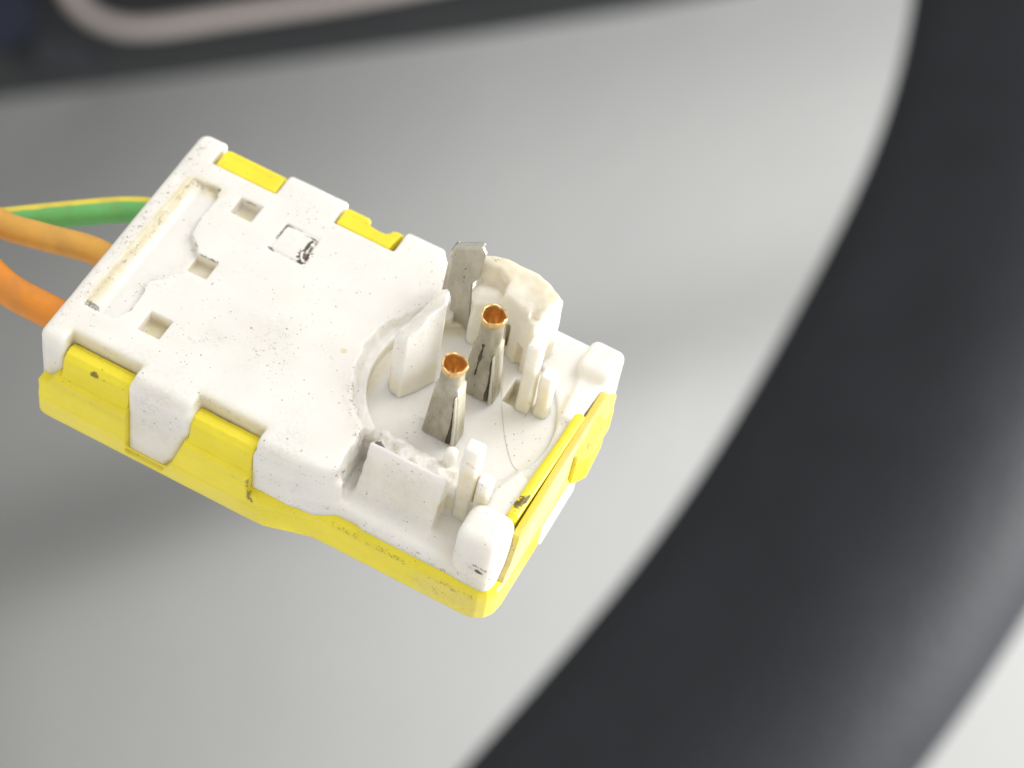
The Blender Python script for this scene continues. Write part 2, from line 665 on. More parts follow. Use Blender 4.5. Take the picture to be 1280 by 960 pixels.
def console():
    root = bpy.data.objects.new("console", None)
    scene.collection.objects.link(root)
    D = 385.0
    o0 = seen(300, 0, D)
    root.location = o0
    root["label"] = "dark console edge with a pale silver bezel, out of focus above the connector"
    root["category"] = "console"

    def loc(px, py, d):
        return seen(px, py, d) - o0
    # body: front face whose lower edge runs from (0,128) up to (900,-8), rounded back
    edge = [(-900, 245), (-500, 190), (-200, 150), (0, 122), (200, 97), (400, 70), (600, 42), (800, 10), (1000, -28), (1300, -90), (1700, -190)]
    verts, faces = [], []
    prof = [(-700, 0), (-60, 0), (-25, 1.0), (-8, 2.0), (-4, 5.0), (-30, 20.0), (-80, 60.0)]
    for x, y in edge:
        for dy, dd in prof:
            verts.append(loc(x, y + dy, D) + EZ * dd * MM)
    n = len(prof)
    for i in range(len(edge) - 1):
        for k in range(n - 1):
            a = i * n + k
            faces.append((a, a + 1, a + n + 1, a + n))
    new_mesh_object("body", verts, faces, BLACKP, root)
    # pale bezel: rounded loop of satin trim standing on the face
    loop = [(66, -140), (70, -70), (78, -28), (98, 8), (136, 30), (190, 34), (300, 18), (420, 0), (540, -22), (640, -44), (700, -62), (725, -95), (690, -145), (560, -170), (380, -180), (220, -180), (110, -175)]
    L = [loc(x, y, D - 5) for x, y in loop]
    L = catmull(L + [L[0]], 6)[:-1]
    v, f = sweep(L, 11 / F_PX * D * MM, 0.0022, EZ, 16, close=True)
    new_mesh_object("bezel", v, f, SILVER, root)
    # dark glossy inset and a small button block beside the bezel
    for name, poly, mat, lift in (("display_glass", [(-160, -200), (40, -200), (48, 40), (20, 62), (-160, 70)], NAVY, 1.5),
                                  ("button", [(45, 48), (110, 56), (128, 78), (100, 92), (50, 88)], SILVER if False else LEATHER, 2.5)):
        bm = bmesh.new()
        top = [bm.verts.new(loc(x, y, D) - EZ * lift * MM) for x, y in poly]
        bot = [bm.verts.new(loc(x, y, D) + EZ * 1.0 * MM) for x, y in poly]
        bm.faces.new(top)
        for i in range(len(poly)):
            j = (i + 1) % len(poly)
            bm.faces.new((top[i], top[j], bot[j], bot[i]))
        bmesh.ops.recalc_face_normals(bm, faces=bm.faces)
        me = bpy.data.meshes.new(name)
        bm.to_mesh(me)
        bm.free()
        me.materials.append(mat)
        o = bpy.data.objects.new(name, me)
        scene.collection.objects.link(o)
        o.parent = root
    return root


console()

# ------------------------------------------------------------------ the connector
conn = bpy.data.objects.new("electrical_connector", None)
scene.collection.objects.link(conn)
conn.matrix_world = CONN
conn["label"] = "worn white and yellow plastic plug connector with a broken round socket and two bare pins"
conn["category"] = "connector"

CX, CY, CR = 18.65, 7.8, 4.65       # the round socket
ZF = -1.3                           # its floor


def housing():
    g = Field((-0.6, -0.9, -6.3), (25.0, 15.4, 0.7), 0.07)
    # rear block
    g.box((-0.28, 0.0, -6.6), (15.95, 15.1, 0.0), 0.55)
    # front slab, a little narrower, with the ledge along the near side
    g.box((14.0, 0.55, -6.6), (24.1, 14.35, -2.95), 0.45)
    g.box((14.0, 2.75, -6.0), (23.9, 14.25, -1.05), 0.12, k=0.15)
    # rear corner of the far side falls away towards the socket
    g.prism([(13.2, 16), (16.6, 16), (16.6, 12.6), (15.2, 13.4), (14.2, 14.3)], 2, -1.05, 1.0, 0.05, '-', 0.2, (0.10, 1.6, 3))
    # end of the plate: torn round the socket, cracked square by the near side
    g.prism([(15.7, -1), (17.2, -1), (17.2, 4.2), (15.6, 3.6)], 2, -2.9, 1.0, 0.05, '-', 0.08, (0.06, 2.5, 5))
    # socket well with a torn chamfer round its lip

    def lip(X, Y, Z):
        rr = np.sqrt((X - CX) ** 2 + (Y - CY) ** 2)
        n = fbm(X, Y, Z, 1.3, 11, 3)
        return np.maximum(rr - (CR + 0.42 + 0.13 * n + (Z + 0.5) * 0.55), -(Z + 0.52 + 0.10 * n)) * 0.8
    g.fn((CX - 6, CY - 6, -0.7), (CX + 6, CY + 6, 0.5), lip, '-', 0.06)
    g.cyl((CX, CY), CR, ZF, 1.2, 0.05, '-', 0.08)
    # near guide block with a ragged top
    g.prism([(1.55, -3.4), (2.75, 0.05), (3.9, 0.0), (4.3, -1.4), (4.3, -3.4)], 0, 16.25, 20.35, 0.06, '+', 0.35, (0.05, 1.8, 2))

    def rag(X, Y, Z):
        n = fbm(X, Y, Z * 0.3, 1.6, 21, 4)
        return np.maximum(np.abs(X - 18.3) - 2.3, np.abs(Y - 3.7) - 1.1) * 1.0 + 0 * Z if False else np.maximum(np.maximum(np.abs(X - 18.3) - 2.2, np.abs(Y - 3.85) - 0.95), -(Z + 0.42 + 0.30 * n + 0.25 * (Y - 3.4)))
    g.fn((16.0, 2.6, -1.3), (20.6, 5.0, 0.6), rag, '-', 0.1)
    # small stub beside the block
    g.tube([(19.75, 4.3, -2.0), (19.8, 4.25, 0.1)], 0.33, '+', 0.12, (0.05, 2.0, 9))
    # crack between plate and block
    g.tube([(15.85, 3.5, -0.2), (15.95, 2.0, -0.3), (16.0, 0.4, -0.3), (15.9, -0.2, -1.5)], 0.10, '-', 0.03, (0.04, 3.0, 4))
    # channel for the near posts, cut down to the ledge
    g.box((20.45, 2.0, -2.95), (22.35, 3.0, 1.0), 0.05, '-', 0.05)
    # corner posts of the front edge
    g.box((21.95, 0.5, -4.1), (24.2, 2.8, 0.05), 0.62, '+', 0.15)
    g.prism([(22.1, 2.0), (23.4, 1.9), (23.7, 5.2), (22.9, 5.6), (22.4, 4.2)], 2, -3.0, -0.75, 0.15, '+', 0.5)
    g.box((22.55, 12.2, -5.0), (24.4, 14.15, 0.0), 0.45, '+', 0.15)
    g.prism([(22.8, 12.8), (23.2, 9.6), (23.7, 9.4), (24.1, 12.8)], 2, -3.0, -0.75, 0.15, '+', 0.5)
    # nose under the latch
    g.box((23.4, 3.0, -6.1), (24.45, 12.5, -3.2), 0.15, '+', 0.1)
    g.box((23.4, 5.4, -6.1), (24.75, 9.2, -4.2), 0.12, '+', 0.1)
    # shallow slot beside the far posts
    g.box((20.15, 9.15, -2.6), (20.95, 10.7, -0.9), 0.04, '-', 0.04)
    # notches for the yellow clips, both sides
    for a, b in ((1.1, 4.95), (8.15, 11.7)):
        g.box((a, -1.5, -7.5), (b, 0.98, 0.9), 0.08, '-', 0.28)
        g.box((a + 0.1, 13.42, -7.5), (b - 0.02, 16.0, 0.9), 0.10, '-', 0.16)
    # tongue between the clips swells a little outwards and ends in a slanted tip
    g.prism([(4.98, -5.5), (6.9, -5.5), (7.35, -4.6), (8.1, -1.9), (8.1, -0.7), (4.98, -0.7)], 1, -0.24, 1.0, 0.18, '+', 0.5)
    g.prism([(11.75, -3.65), (16.0, -3.55), (16.0, -1.2), (11.75, -1.2)], 1, -0.12, 1.0, 0.25, '+', 0.5)
    # the near side steps in towards the front
    g.prism([(13.2, -1.2), (17.0, -1.2), (17.0, 0.5), (15.6, 0.45), (14.2, -0.05)], 2, -6.5, 0.5, 0.1, '-', 0.5)
    # wire-end recess with torn edge
    rec = [(0.78, 2.55), (0.62, 3.5), (0.82, 7.5), (0.98, 12.0), (2.3, 12.2), (2.62, 11.6), (2.6, 10.0), (2.75, 9.0), (3.45, 8.3), (3.85, 7.4), (3.7, 6.7), (3.25, 6.15), (2.6, 5.3), (2.72, 4.2), (2.75, 3.4), (2.3, 2.55)]

    def recess(X, Y, Z):
        d = poly_sdf(X, Y, np.array(rec)) + 0.07 * fbm(X, Y, 0 * Z, 2.2, 31, 3)
        ramp = np.clip((X - 0.7) / 0.9, 0.25, 1)
        return np.maximum(d, -(Z + 0.34 * ramp))
    g.fn((0.5, 2.3, -0.5), (4.0, 12.4, 0.4), recess, '-', 0.05)
    # three square inspection holes
    for y, w in ((3.26, 1.25), (7.5, 1.2), (11.75, 1.15)):
        g.prism([(3.62, y - w / 2), (4.82, y - w / 2), (4.82, y + w / 2), (3.62, y + w / 2)], 2, -0.75, 1.0, 0.05, '-', 0.05)
    # outlined square with a raised mark, ejector ring, scratches
    x0, x1, y0, y1 = 6.4, 8.22, 10.25, 12.05
    g.tube([(x0, y0, 0), (x1, y0, 0), (x1, y1, 0), (x0, y1, 0), (x0, y0, 0)], 0.075, '-', 0.02)
    g.tube([(7.0, 11.0, 0), (7.35, 11.0, 0), (7.35, 11.5, 0), (7.0, 11.5, 0)], 0.05, '+', 0.02)
    g.tube([(7.5, 11.75, 0), (7.95, 11.75, 0), (7.95, 11.0, 0)], 0.05, '+', 0.02)
    g.tube([(10.5 + 0.62 * math.cos(a), 11.0 + 0.62 * math.sin(a), 0) for a in np.linspace(0, 6.283, 20)], 0.045, '-', 0.02)
    g.tube([(11.9, 8.1, 0.0), (11.2, 6.9, 0.0)], 0.04, '-', 0.02)
    g.tube([(12.7, 9.4, 0.01), (11.9, 8.1, 0.01)], 0.03, '-', 0.02)
    g.tube([(6.5, 4.2, 0.0), (8.0, 3.9, 0.01)], 0.03, '-', 0.02)
    # flat underside, inside the yellow cover
    g.box((-2, -3, -9), (27, 18, -5.65), 0.05, '-')
    # worn unevenness everywhere
    sl, X, Y, Z = g.part((-1, -1, -7), (25, 16, 1))
    for a in range(0, g.f.shape[0], 60):
        Xs = X[a:a + 60]
        g.f[a:a + 60] += 0.013 * vnoise(Xs, Y, Z, 0.9, 2) + 0.006 * vnoise(Xs, Y, Z, 2.7, 3)
    strokes = [
        ('tint', [(0.85, 3.0, -0.1), (0.95, 11.8, -0.1)], 0.42, 1.0, 3.0),
        ('tint', [(1.2, 11.9, -0.2), (2.4, 11.9, -0.2)], 0.6, 0.9, 2.0),
        ('dirt_shade', [(0.85, 2.8, -0.1), (1.0, 7.0, -0.1), (1.05, 11.9, -0.1)], 0.28, 0.45, 3.5),
        ('dirt_shade', [(1.1, 11.9, -0.2), (2.5, 12.0, -0.2)], 0.4, 0.5, 3.5),
        ('dirt_shade', [(0.8, 2.7, -0.1), (1.3, 2.75, -0.2)], 0.3, 0.7, 3.0),
        ('dirt_shade', [(8.2, 10.6, 0.0), (8.35, 10.45, 0.0)], 0.40, 2.4, 2.5),
        ('dirt_shade', [(7.75, 11.75, 0.0), (7.98, 11.75, 0.0), (7.98, 11.0, 0.0), (8.15, 10.6, 0)], 0.14, 1.9, 2.5),
        ('dirt_shade', [(2.45, 12.1, 0), (2.6, 10.0, 0), (2.75, 9.0, 0), (3.45, 8.3, 0), (3.85, 7.4, 0)], 0.13, 0.75, 2.5),
        ('dirt_shade', [(3.7, 6.7, 0), (3.25, 6.15, 0), (2.6, 5.3, 0), (2.75, 4.2, 0), (2.75, 3.4, 0), (2.3, 2.55, 0), (1.4, 2.6, 0)], 0.11, 0.65, 2.5),
        ('dirt_shade', [(2.6, 9.5, -0.3), (3.4, 7.2, -0.3), (2.4, 5.0, -0.3)], 0.7, 0.35, 2.5),
        ('dirt_shade', [(0.3, 0.8, -0.1), (0.3, 14.2, -0.1)], 0.6, 0.42, 2.0),
        ('dirt_shade', [(0.6, 1.0, 0), (0.6, 14.0, 0)], 1.9, 0.22, 1.2),
        ('dirt_shade', [(2.0, 12.8, 0), (6.5, 13.6, 0)], 1.6, 0.18, 1.2),
        ('dirt_shade', [(5.5, 3.5, 0), (8.5, 5.0, 0), (12.0, 5.5, 0)], 2.2, 0.30, 0.8),
        ('dirt_shade', [(5.6, 8.5, 0), (8.0, 8.2, 0)], 1.6, 0.26, 0.8),
        ('dirt_shade', [(16.5, 6.0, -1.3), (19, 5.0, -1.3)], 1.2, 0.28, 2.0),
        ('dirt_shade', [(7.4, 11.9, 0), (8.2, 11.9, 0), (8.2, 10.6, 0)], 0.13, 1.2, 2.5),
        ('dirt_shade', [(6.4, 11.0, 0), (6.45, 12.0, 0), (7.2, 12.05, 0)], 0.12, 1.2, 2.5),
        ('dirt_shade', [(6.4, 10.25, 0), (8.2, 10.25, 0)], 0.09, 1.0, 2.5),
        ('dirt_shade', [(6.4, 10.3, 0), (6.65, 10.2, 0)], 0.14, 1.0, 2.5),
        ('dirt_shade', [(15.95, 1.6, -0.2), (16.0, 0.4, -0.3), (15.9, 0.1, -1.2)], 0.2, 1.7, 2.0),
        ('dirt_shade', [(16.3, 3.3, -0.4), (17.2, 3.05, -0.5), (18.4, 2.95, -0.5), (19.2, 2.85, -0.4)], 0.22, 1.3, 2.2),
        ('dirt_shade', [(16.2, 3.6, -0.4), (16.6, 3.1, -0.4)], 0.32, 1.1, 2.5),
        ('dirt_shade', [(14.6, 4.6, 0), (13.7, 6.5, 0), (13.5, 8.4, 0), (14.0, 10.6, 0), (14.6, 12.0, 0)], 0.5, 0.30, 3.5),
        ('dirt_shade', [(13.9, 5.2, 0), (14.9, 3.9, 0), (15.6, 3.0, 0)], 0.75, 0.50, 3.8),
        ('dirt_shade', [(14.5, 5.4, -0.8), (14.2, 7.5, -0.8), (14.5, 10.0, -0.9)], 0.5, 0.25, 3.5),
        ('tint', [(14.0, 6.0, -1.2), (14.1, 9.4, -1.2), (15.1, 11.0, -1.2), (16.8, 12.2, -1.2)], 0.7, 0.7, 1.5),
        ('tint', [(20.4, 2.8, -1.9), (22.4, 2.9, -1.9)], 1.0, 0.85, 1.0),
        ('tint', [(20.1, 9.9, -2.2), (21.2, 9.9, -2.2)], 1.2, 0.8, 1.0),
        ('tint', [(22.6, 5.6, -1.1), (23.2, 8.0, -1.1), (22.9, 10.8, -1.1)], 0.28, 0.6, 1.5),
        ('dirt_shade', [(23.6, 0.6, -2.2)], 0.4, 1.9, 2.0),
        ('dirt_shade', [(22.2, 0.7, -1.6), (23.3, 0.6, -2.0), (24.1, 1.2, -2.0)], 0.7, 0.45, 2.0),  # grime together with warm shading painted on the near post
        ('dirt_shade', [(22.2, 0.6, -3.2), (23.6, 0.6, -3.4)], 0.7, 0.34, 2.4),
        ('tint', [(22.2, 0.6, -3.0), (23.9, 0.7, -3.0)], 1.2, 0.35, 1.2),
        ('tint', [(16.5, 2.2, -1.8), (20.2, 2.2, -1.8)], 1.4, 0.28, 1.0),  # beige shading painted on the block's near face
        ('tint', [(5.2, -0.2, -3.0), (7.4, -0.2, -3.0)], 1.8, 0.22, 1.0),
        ('tint', [(1.2, 0.95, -0.5), (4.9, 0.95, -0.5)], 0.7, 0.55, 1.5),
        ('tint', [(8.2, 0.95, -0.5), (11.7, 0.95, -0.5)], 0.7, 0.65, 1.5),
        ('dirt_shade', [(8.2, 0.97, -0.2), (11.6, 0.97, -0.5)], 0.35, 0.4, 4.0),
        ('dirt_shade', [(1.4, 0.97, -0.3), (4.9, 0.97, -0.4)], 0.3, 0.3, 4.0),
        ('dirt_shade', [(12.5, -0.1, -3.3), (15.2, 0.3, -3.2), (19.5, 0.6, -3.3), (22.5, 0.6, -3.6)], 0.5, 0.36, 3.0),  # grime and painted shading along the lower near side
        ('dirt_shade', [(5.2, -0.3, -3.2), (7.3, -0.3, -3.0)], 1.2, 0.28, 2.6),
        ('dirt_shade', [(12.0, -0.1, -2.6), (14.0, 0.1, -2.0)], 0.9, 0.28, 2.6),
        ('dirt_shade', [(0.2, 0.3, -1.0), (0.5, 0.2, -2.2)], 0.8, 0.25, 2.6),
        ('tint', [(4.2, 3.26, -0.9), (4.2, 11.75, -0.9)], 0.85, 1.0, 0.9),  # beige of light scattered inside the holes, painted as tint
        ('dirt_shade', [(3.7, 11.2, -0.3), (3.7, 12.3, -0.3), (4.8, 12.35, -0.1)], 0.14, 0.8, 3.0),
        ('dirt_shade', [(4.75, 11.2, -0.05), (4.8, 12.3, -0.05)], 0.10, 0.7, 3.0),
        ('dirt_shade', [(3.7, 8.1, -0.1), (4.8, 8.15, -0.05)], 0.12, 0.9, 3.0),
        ('tint', [(12.6, 6.75, 0.0)], 0.18, 1.5, 2.0),
    ]
    return g.build("housing", WHITE, conn, strokes)


housing()


def cover():
    g = Field((-0.6, -1.2, -6.8), (25.2, 15.8, -1.6), 0.08)
    outline = [(-0.15, -0.55), (12.35, -0.55), (15.0, 0.22), (23.2, 0.22), (23.75, 0.30), (24.2, 0.55), (24.5, 1.0), (24.6, 1.6), (24.6, 13.6), (23.8, 14.7), (14.0, 15.2), (-0.15, 15.35)]
    g.prism(outline, 2, -6.35, -3.7, 0.55)
    g.prism([(-0.15, -0.55), (12.2, -0.55), (12.2, 15.35), (-0.15, 15.35)], 2, -6.1, -2.25, 0.30, '+', 0.1)
    # bevel along the bottom edge
    g.prism([(-0.9, -6.9), (0.1, -6.9), (-0.9, -5.5)], 0, -1, 12.4, 0.02, '-', 0.25)
    # gaps for the white tongue, the rear lug and the sides
    g.prism([(4.92, -5.6), (6.95, -5.6), (7.45, -4.65), (8.25, -1.9), (8.25, -1.0), (4.92, -1.0)], 1, -1.2, 1.0, 0.04, '-', 0.05)
    g.prism([(11.68, -3.70), (16.1, -3.62), (16.1, 0), (11.68, 0)], 1, -1.3, 1.2, 0.04, '-', 0.06)
    g.prism([(-0.8, -3.15), (0.45, -3.05), (0.85, -2.5), (1.2, -1.0), (-0.8, -1.0)], 1, -1.3, 1.0, 0.04, '-', 0.05)
    g.box((0.0, -3.0, -6.35), (27.0, 18.0, 3.0), 1.1, '&', 0.05)
    # fine step lines along the band
    g.tube([(0.4, -0.60, -3.1), (4.9, -0.60, -3.1)], 0.11, '-', 0.06)
    g.tube([(8.1, -0.60, -3.1), (11.7, -0.60, -3.1)], 0.11, '-', 0.06)
    g.tube([(0.2, -0.60, -4.4), (4.9, -0.60, -4.5)], 0.09, '-', 0.05)
    g.tube([(0.1, -0.52, -5.05), (12.3, -0.52, -5.15), (15.0, 0.26, -5.15), (22.8, 0.25, -5.2)], 0.07, '+', 0.08)
    g.tube([(7.4, -0.58, -4.5), (12.3, -0.58, -4.6), (15.0, 0.18, -4.55)], 0.08, '-', 0.05)
    g.tube([(11.75, -0.62, -2.4), (11.85, -0.62, -4.2)], 0.13, '-', 0.08)
    g.f += 0.012 * vnoise(g.ax[0][:, None, None], g.ax[1][None, :, None], g.ax[2][None, None, :], 1.4, 5)
    strokes = [
        ('dirt_shade', [(11.75, -0.5, -2.8), (11.9, -0.5, -4.1)], 0.30, 1.0, 2.5),
        ('dirt_shade', [(7.9, -0.3, -2.4), (7.1, -0.3, -5.2)], 0.20, 0.7, 2.0),  # darker line along the tongue's slanted edge
        ('dirt_shade', [(0.9, -0.55, -2.75), (4.9, -0.55, -2.9)], 0.22, 0.35, 3.0),
        ('dirt_shade', [(8.3, -0.55, -2.7), (11.6, -0.55, -2.9)], 0.25, 0.35, 3.0),
        ('dirt_shade', [(16.0, 0.2, -4.0), (20.0, 0.2, -4.1), (23.4, 0.25, -4.3)], 0.4, 0.5, 3.2),
        ('dirt_shade', [(20.5, 0.2, -5.0), (23.5, 0.3, -5.2)], 0.9, 0.35, 3.4),
        ('tint', [(21.5, 0.2, -5.2), (24.0, 0.6, -5.2), (24.4, 3.0, -5.2)], 1.4, 0.6, 1.2),
        ('tint', [(0, -0.55, -5.3), (12, -0.55, -5.3)], 0.9, 0.35, 0.8),
    ]
    return g.build("cover", YELLOW, conn, strokes)


cover()


def clip_tab(a, b, seed):
    """Near-side clip: a tongue that bulges out over the notch and tucks its tip under the plate edge."""
    g = Field((a - 0.3, -1.1, -3.2), (b + 0.3, 1.5, 0.2), 0.055)
    prof = [(0.93, -0.98), (0.60, -0.84), (0.22, -0.90), (-0.04, -1.18), (-0.12, -1.55), (-0.16, -1.95), (-0.30, -2.25), (-0.42, -2.36), (-0.42, -2.9), (0.9, -2.9)]
    g.prism(prof, 0, a, b, 0.09, noise=(0.018, 1.2, seed))
    mid = (a + b) / 2
    strokes = [('dirt_shade', [(a + 1.75, -0.1, -1.2)], 0.34, 1.3, 3.0), ('dirt_shade', [(a + 0.6, 0.2, -0.7), (a + 1.0, 0.1, -0.8)], 0.2, 0.5, 3.0)] if seed == 1 else \
              [('dirt_shade', [(mid, 0.1, -0.8), (b - 0.4, 0.1, -0.8)], 0.35, 0.35, 3.5)]
    strokes += [('dirt_shade', [(a, 0.6, -0.52), (b, 0.6, -0.52)], 0.25, 0.35, 3.5)]
    return g.build("clip_tab", YELLOW, conn, strokes)


clip_tab(1.18, 4.87, 1)
clip_tab(8.22, 11.62, 2)


def far_clip(a, b, broken):
    g = Field((a - 0.3, 13.0, -3.0), (b + 0.3, 15.6, 0.4), 0.055)
    g.box((a, 13.47, -2.9), (b, 14.62, -0.10), 0.10, noise=(0.015, 1.5, 4))
    g.tube([(a, 14.28, -0.08), (b, 14.28, -0.08)], 0.05, '-', 0.03)
    g.box((a + 0.02, 14.2, -2.9), (b - 0.02, 14.85, -0.32), 0.12)
    if broken:
        def bite(X, Y, Z):
            return np.sqrt((X - 10.35) ** 2 + ((Y - 15.0) * 0.9) ** 2) - 0.78 + 0.12 * fbm(X, Y, Z, 1.8, 3) + 0 * Z
        g.fn((9.4, 13.9, -3), (11.4, 15.5, 0.3), bite, '-', 0.05)
        g.prism([(b - 0.3, 13), (b + 0.5, 13), (b + 0.5, 15.5), (b + 0.05, 15.5)], 2, -3, 0.5, 0.02, '-')
    strokes = [('dirt_shade', [(a + 0.5, 14.28, -0.1), (b - 0.5, 14.28, -0.1)], 0.09, 0.45, 4.0)]
    if broken:
        strokes += [('dirt_shade', [(9.7, 14.9, -0.1), (10.3, 14.3, -0.1), (10.9, 14.7, -0.1)], 0.16, 0.8, 3.0)]
    return g.build("clip_tab", YELLOW, conn, strokes)


far_clip(1.4, 4.85, False)
far_clip(8.35, 11.6, True)


def latch():
    # bar across the front edge between the corner posts
    g = Field((23.0, 1.8, -4.5), (25.2, 13.0, 0.5), 0.06)
    g.tube([(23.75, 3.15, -0.62), (23.85, 6.0, -0.55), (23.98, 10.7, -0.75)], [0.29, 0.29, 0.20], '+', 0.0)
    g.box((23.6, 3.0, -4.2), (23.95, 10.9, -0.75), 0.10, '+', 0.1)
    g.prism([(9.9, -0.2), (12.0, -0.2), (12.0, -4.5), (10.9, -4.5)], 0, 23, 25, 0.02, '-', 0.1)
    strokes = [('dirt_shade', [(23.7, 3.75, -0.3), (23.9, 3.95, -0.3)], 0.42, 2.6, 2.5), ('dirt_shade', [(23.7, 3.5, -0.35), (24.0, 4.3, -0.35)], 0.2, 1.2, 2.5),
               ('dirt_shade', [(24.1, 4.5, -1.0), (24.2, 9.5, -1.1)], 0.16, 0.45, 3.0)]
    g.build("latch_bar", YELLOW, conn, strokes)
    # front wall of the cover with its window and catch
    g = Field((23.7, 0.6, -6.6), (25.5, 15.0, -0.4), 0.07)
    g.box((24.06, 1.5, -6.2), (24.5, 13.9, -1.1), 0.12)
    g.prism([(4.8, -6.9), (5.4, -4.3), (9.2, -3.9), (10.2, -4.6), (10.4, -6.9)], 0, 23, 26, 0.05, '-', 0.1)
    g.prism([(1.0, -0.9), (2.6, -0.9), (2.0, -3.0), (1.0, -4.0)], 0, 23, 26, 0.05, '-', 0.1)
    g.prism([(11.4, -0.3), (15.0, -0.3), (15.0, -3.2), (13.9, -3.2)], 0, 23, 26, 0.05, '-', 0.2)
    strokes = [('tint', [(24.6, 2.0, -3.0), (24.6, 9.0, -1.8)], 1.6, 0.9, 0.8), ('dirt_shade', [(24.5, 2.0, -1.8), (24.5, 10.6, -1.8)], 0.9, 0.45, 3.2),
               ('dirt_shade', [(24.2, 5.6, -2.2)], 0.4, 0.8, 3.0)]
    g.build("front_wall", TANYEL, conn, strokes)
    g = Field((23.9, 8.0, -5.0), (25.7, 12.2, -1.2), 0.06)
    g.prism([(24.1, 8.6), (24.7, 8.5), (25.15, 9.3), (25.0, 11.3), (24.1, 11.5)], 2, -4.6, -1.9, 0.12, tilt=lambda X, Y, Z, E: np.maximum(Z + 1.9 + 0.25 * (X - 24.1), -(Z + 4.4)))
    g.build("latch_catch", YELLOW, conn, [('dirt_shade', [(24.6, 9.0, -2.0), (25, 11, -2.2)], 0.7, 0.45, 3.2), ('tint', [(24.6, 9.0, -2.0), (25, 11, -2.2)], 0.8, 0.5, 3.2)])


latch()


def fragments():
    # near-left piece of the broken barrel
    g = Field((14.2, 5.8, -2.2), (17.6, 9.9, 6.2), 0.065)

    def top(X, Y, Z, E):
        return Z - (2.6 + (X - 15.0) * 1.5 + 0.22 * fbm(X, Y, 0 * Z, 1.1, 5))
    g.prism([(14.95, 7.15), (15.25, 6.7), (15.85, 6.55), (16.35, 7.3), (16.85, 8.35), (16.5, 9.3), (15.9, 9.2), (15.3, 8.2)], 2, -2.0, 7.0, 0.22, tilt=top, noise=(0.025, 0.7, 6))
    g.build("barrel_fragment", WHITE, conn, [('tint', [(15.3, 6.8, -1.0), (16.5, 8.0, -0.6)], 1.5, 0.55, 1.2), ('dirt_shade', [(15.0, 7.3, 1.5), (15.4, 7.6, 3.5), (16.3, 8.6, 5.0)], 0.35, 0.35, 3.0)])
    # far piece, yellowed, with a lobe and a torn lip
    g = Field((16.2, 10.4, -2.2), (22.0, 15.0, 5.6), 0.07)

    def arc(X, Y, Z):
        dx, dy = X - CX, Y - CY
        rr = np.sqrt(dx * dx + dy * dy)
        n = fbm(X, Y, Z * 0.4, 0.8, 8, 3)
        ang = np.degrees(np.arctan2(dy, dx))
        d = smax(rr - 5.55 - 0.04 * n, 3.75 + 0.03 * n - rr, 0.2)
        d = smax(d, (64.0 - ang + 1.0 * n) * 0.08, 0.25)
        d = smax(d, (ang - 114.0 + 2 * n) * 0.08, 0.2)
        ztop = 3.75 - 0.10 * np.abs(X - 17.6) - 0.28 * np.clip(5.3 - rr, 0, 3) + 0.16 * n
        return smax(d, (Z - ztop) * 0.75, 0.22)
    g.fn((16.3, 10.4, -2.2), (22, 15, 5.6), arc, '+', 0.0)
    g.box((19.6, 11.2, -2.0), (20.75, 13.0, 2.0), 0.3, '+', 0.5, (0.04, 1.0, 3))
        # broken steps on the inner side of its top
    g.prism([(16.0, 10.0), (18.5, 10.0), (18.3, 12.25), (17.6, 12.5), (16.0, 12.5)], 2, 2.1, 6.0, 0.05, '-', 0.2, (0.12, 1.1, 7))
    g.prism([(19.6, 10.0), (21.5, 10.0), (21.5, 11.9), (19.9, 11.6)], 2, 2.5, 6.0, 0.05, '-', 0.15, (0.10, 1.3, 9))
    g.tube([(18.9, 11.9, 0.9), (19.0, 12.0, -1.8)], 0.22, '-', 0.15)
    g.tube([(17.25, 11.9, 2.0), (17.9, 12.0, 2.2)], [0.52, 0.42], '+', 0.35)
    g.tube([(19.8, 11.3, 0.4), (19.8, 11.3, -1.8)], 0.22, '-', 0.15)
    g.tube([(18.9, 11.45, 1.2), (19.0, 11.45, -1.8)], 0.2, '-', 0.15)
    g.build("barrel_fragment", CREAM, conn, [('tint', [(17.5, 13.2, 3.6), (20.5, 13.0, 3.0)], 1.3, 0.55, 0.9), ('tint', [(18.5, 12.0, -0.8), (20.5, 11.7, -0.8)], 1.5, 0.5, 1.0),
                                             ('dirt_shade', [(16.8, 12.6, 3.9), (17.6, 13.0, 3.9)], 0.3, 0.6, 2.5), ('dirt_shade', [(17.0, 11.5, 1.7), (17.9, 11.4, 1.9), (18.3, 11.6, 2.3)], 0.12, 0.6, 3.0)])


fragments()


def guide_post(x0, x1, y0, y1, z0, z1, seed):
    g = Field((x0 - 0.4, y0 - 0.4, z0 - 0.2), (x1 + 0.4, y1 + 0.4, z1 + 0.4), 0.055)
    g.box((x0, y0, z0), (x1, y1, z1), 0.16, noise=(0.035, 0.9, seed))
    return g.build("guide_post", WHITE, conn, [('tint', [((x0 + x1) / 2, y0, z0), ((x0 + x1) / 2, y0, z0 + (z1 - z0) * 0.6)], 1.0, 0.75, 0.8),
                                               ('dirt_shade', [(x0, y0, z1 - 1.0), (x1, y0, z1 - 1.1)], 0.2, 0.5 if seed in (1,) else 0.15, 2.5)])


guide_post(20.75, 21.65, 2.95, 3.75, -2.95, 2.9, 1)
guide_post(21.72, 22.42, 2.95, 3.7, -2.95, 0.9, 2)
guide_post(20.85, 21.6, 9.0, 9.75, -2.2, 3.9, 3)
guide_post(21.75, 22.45, 9.2, 9.95, -1.6, 1.9, 4)


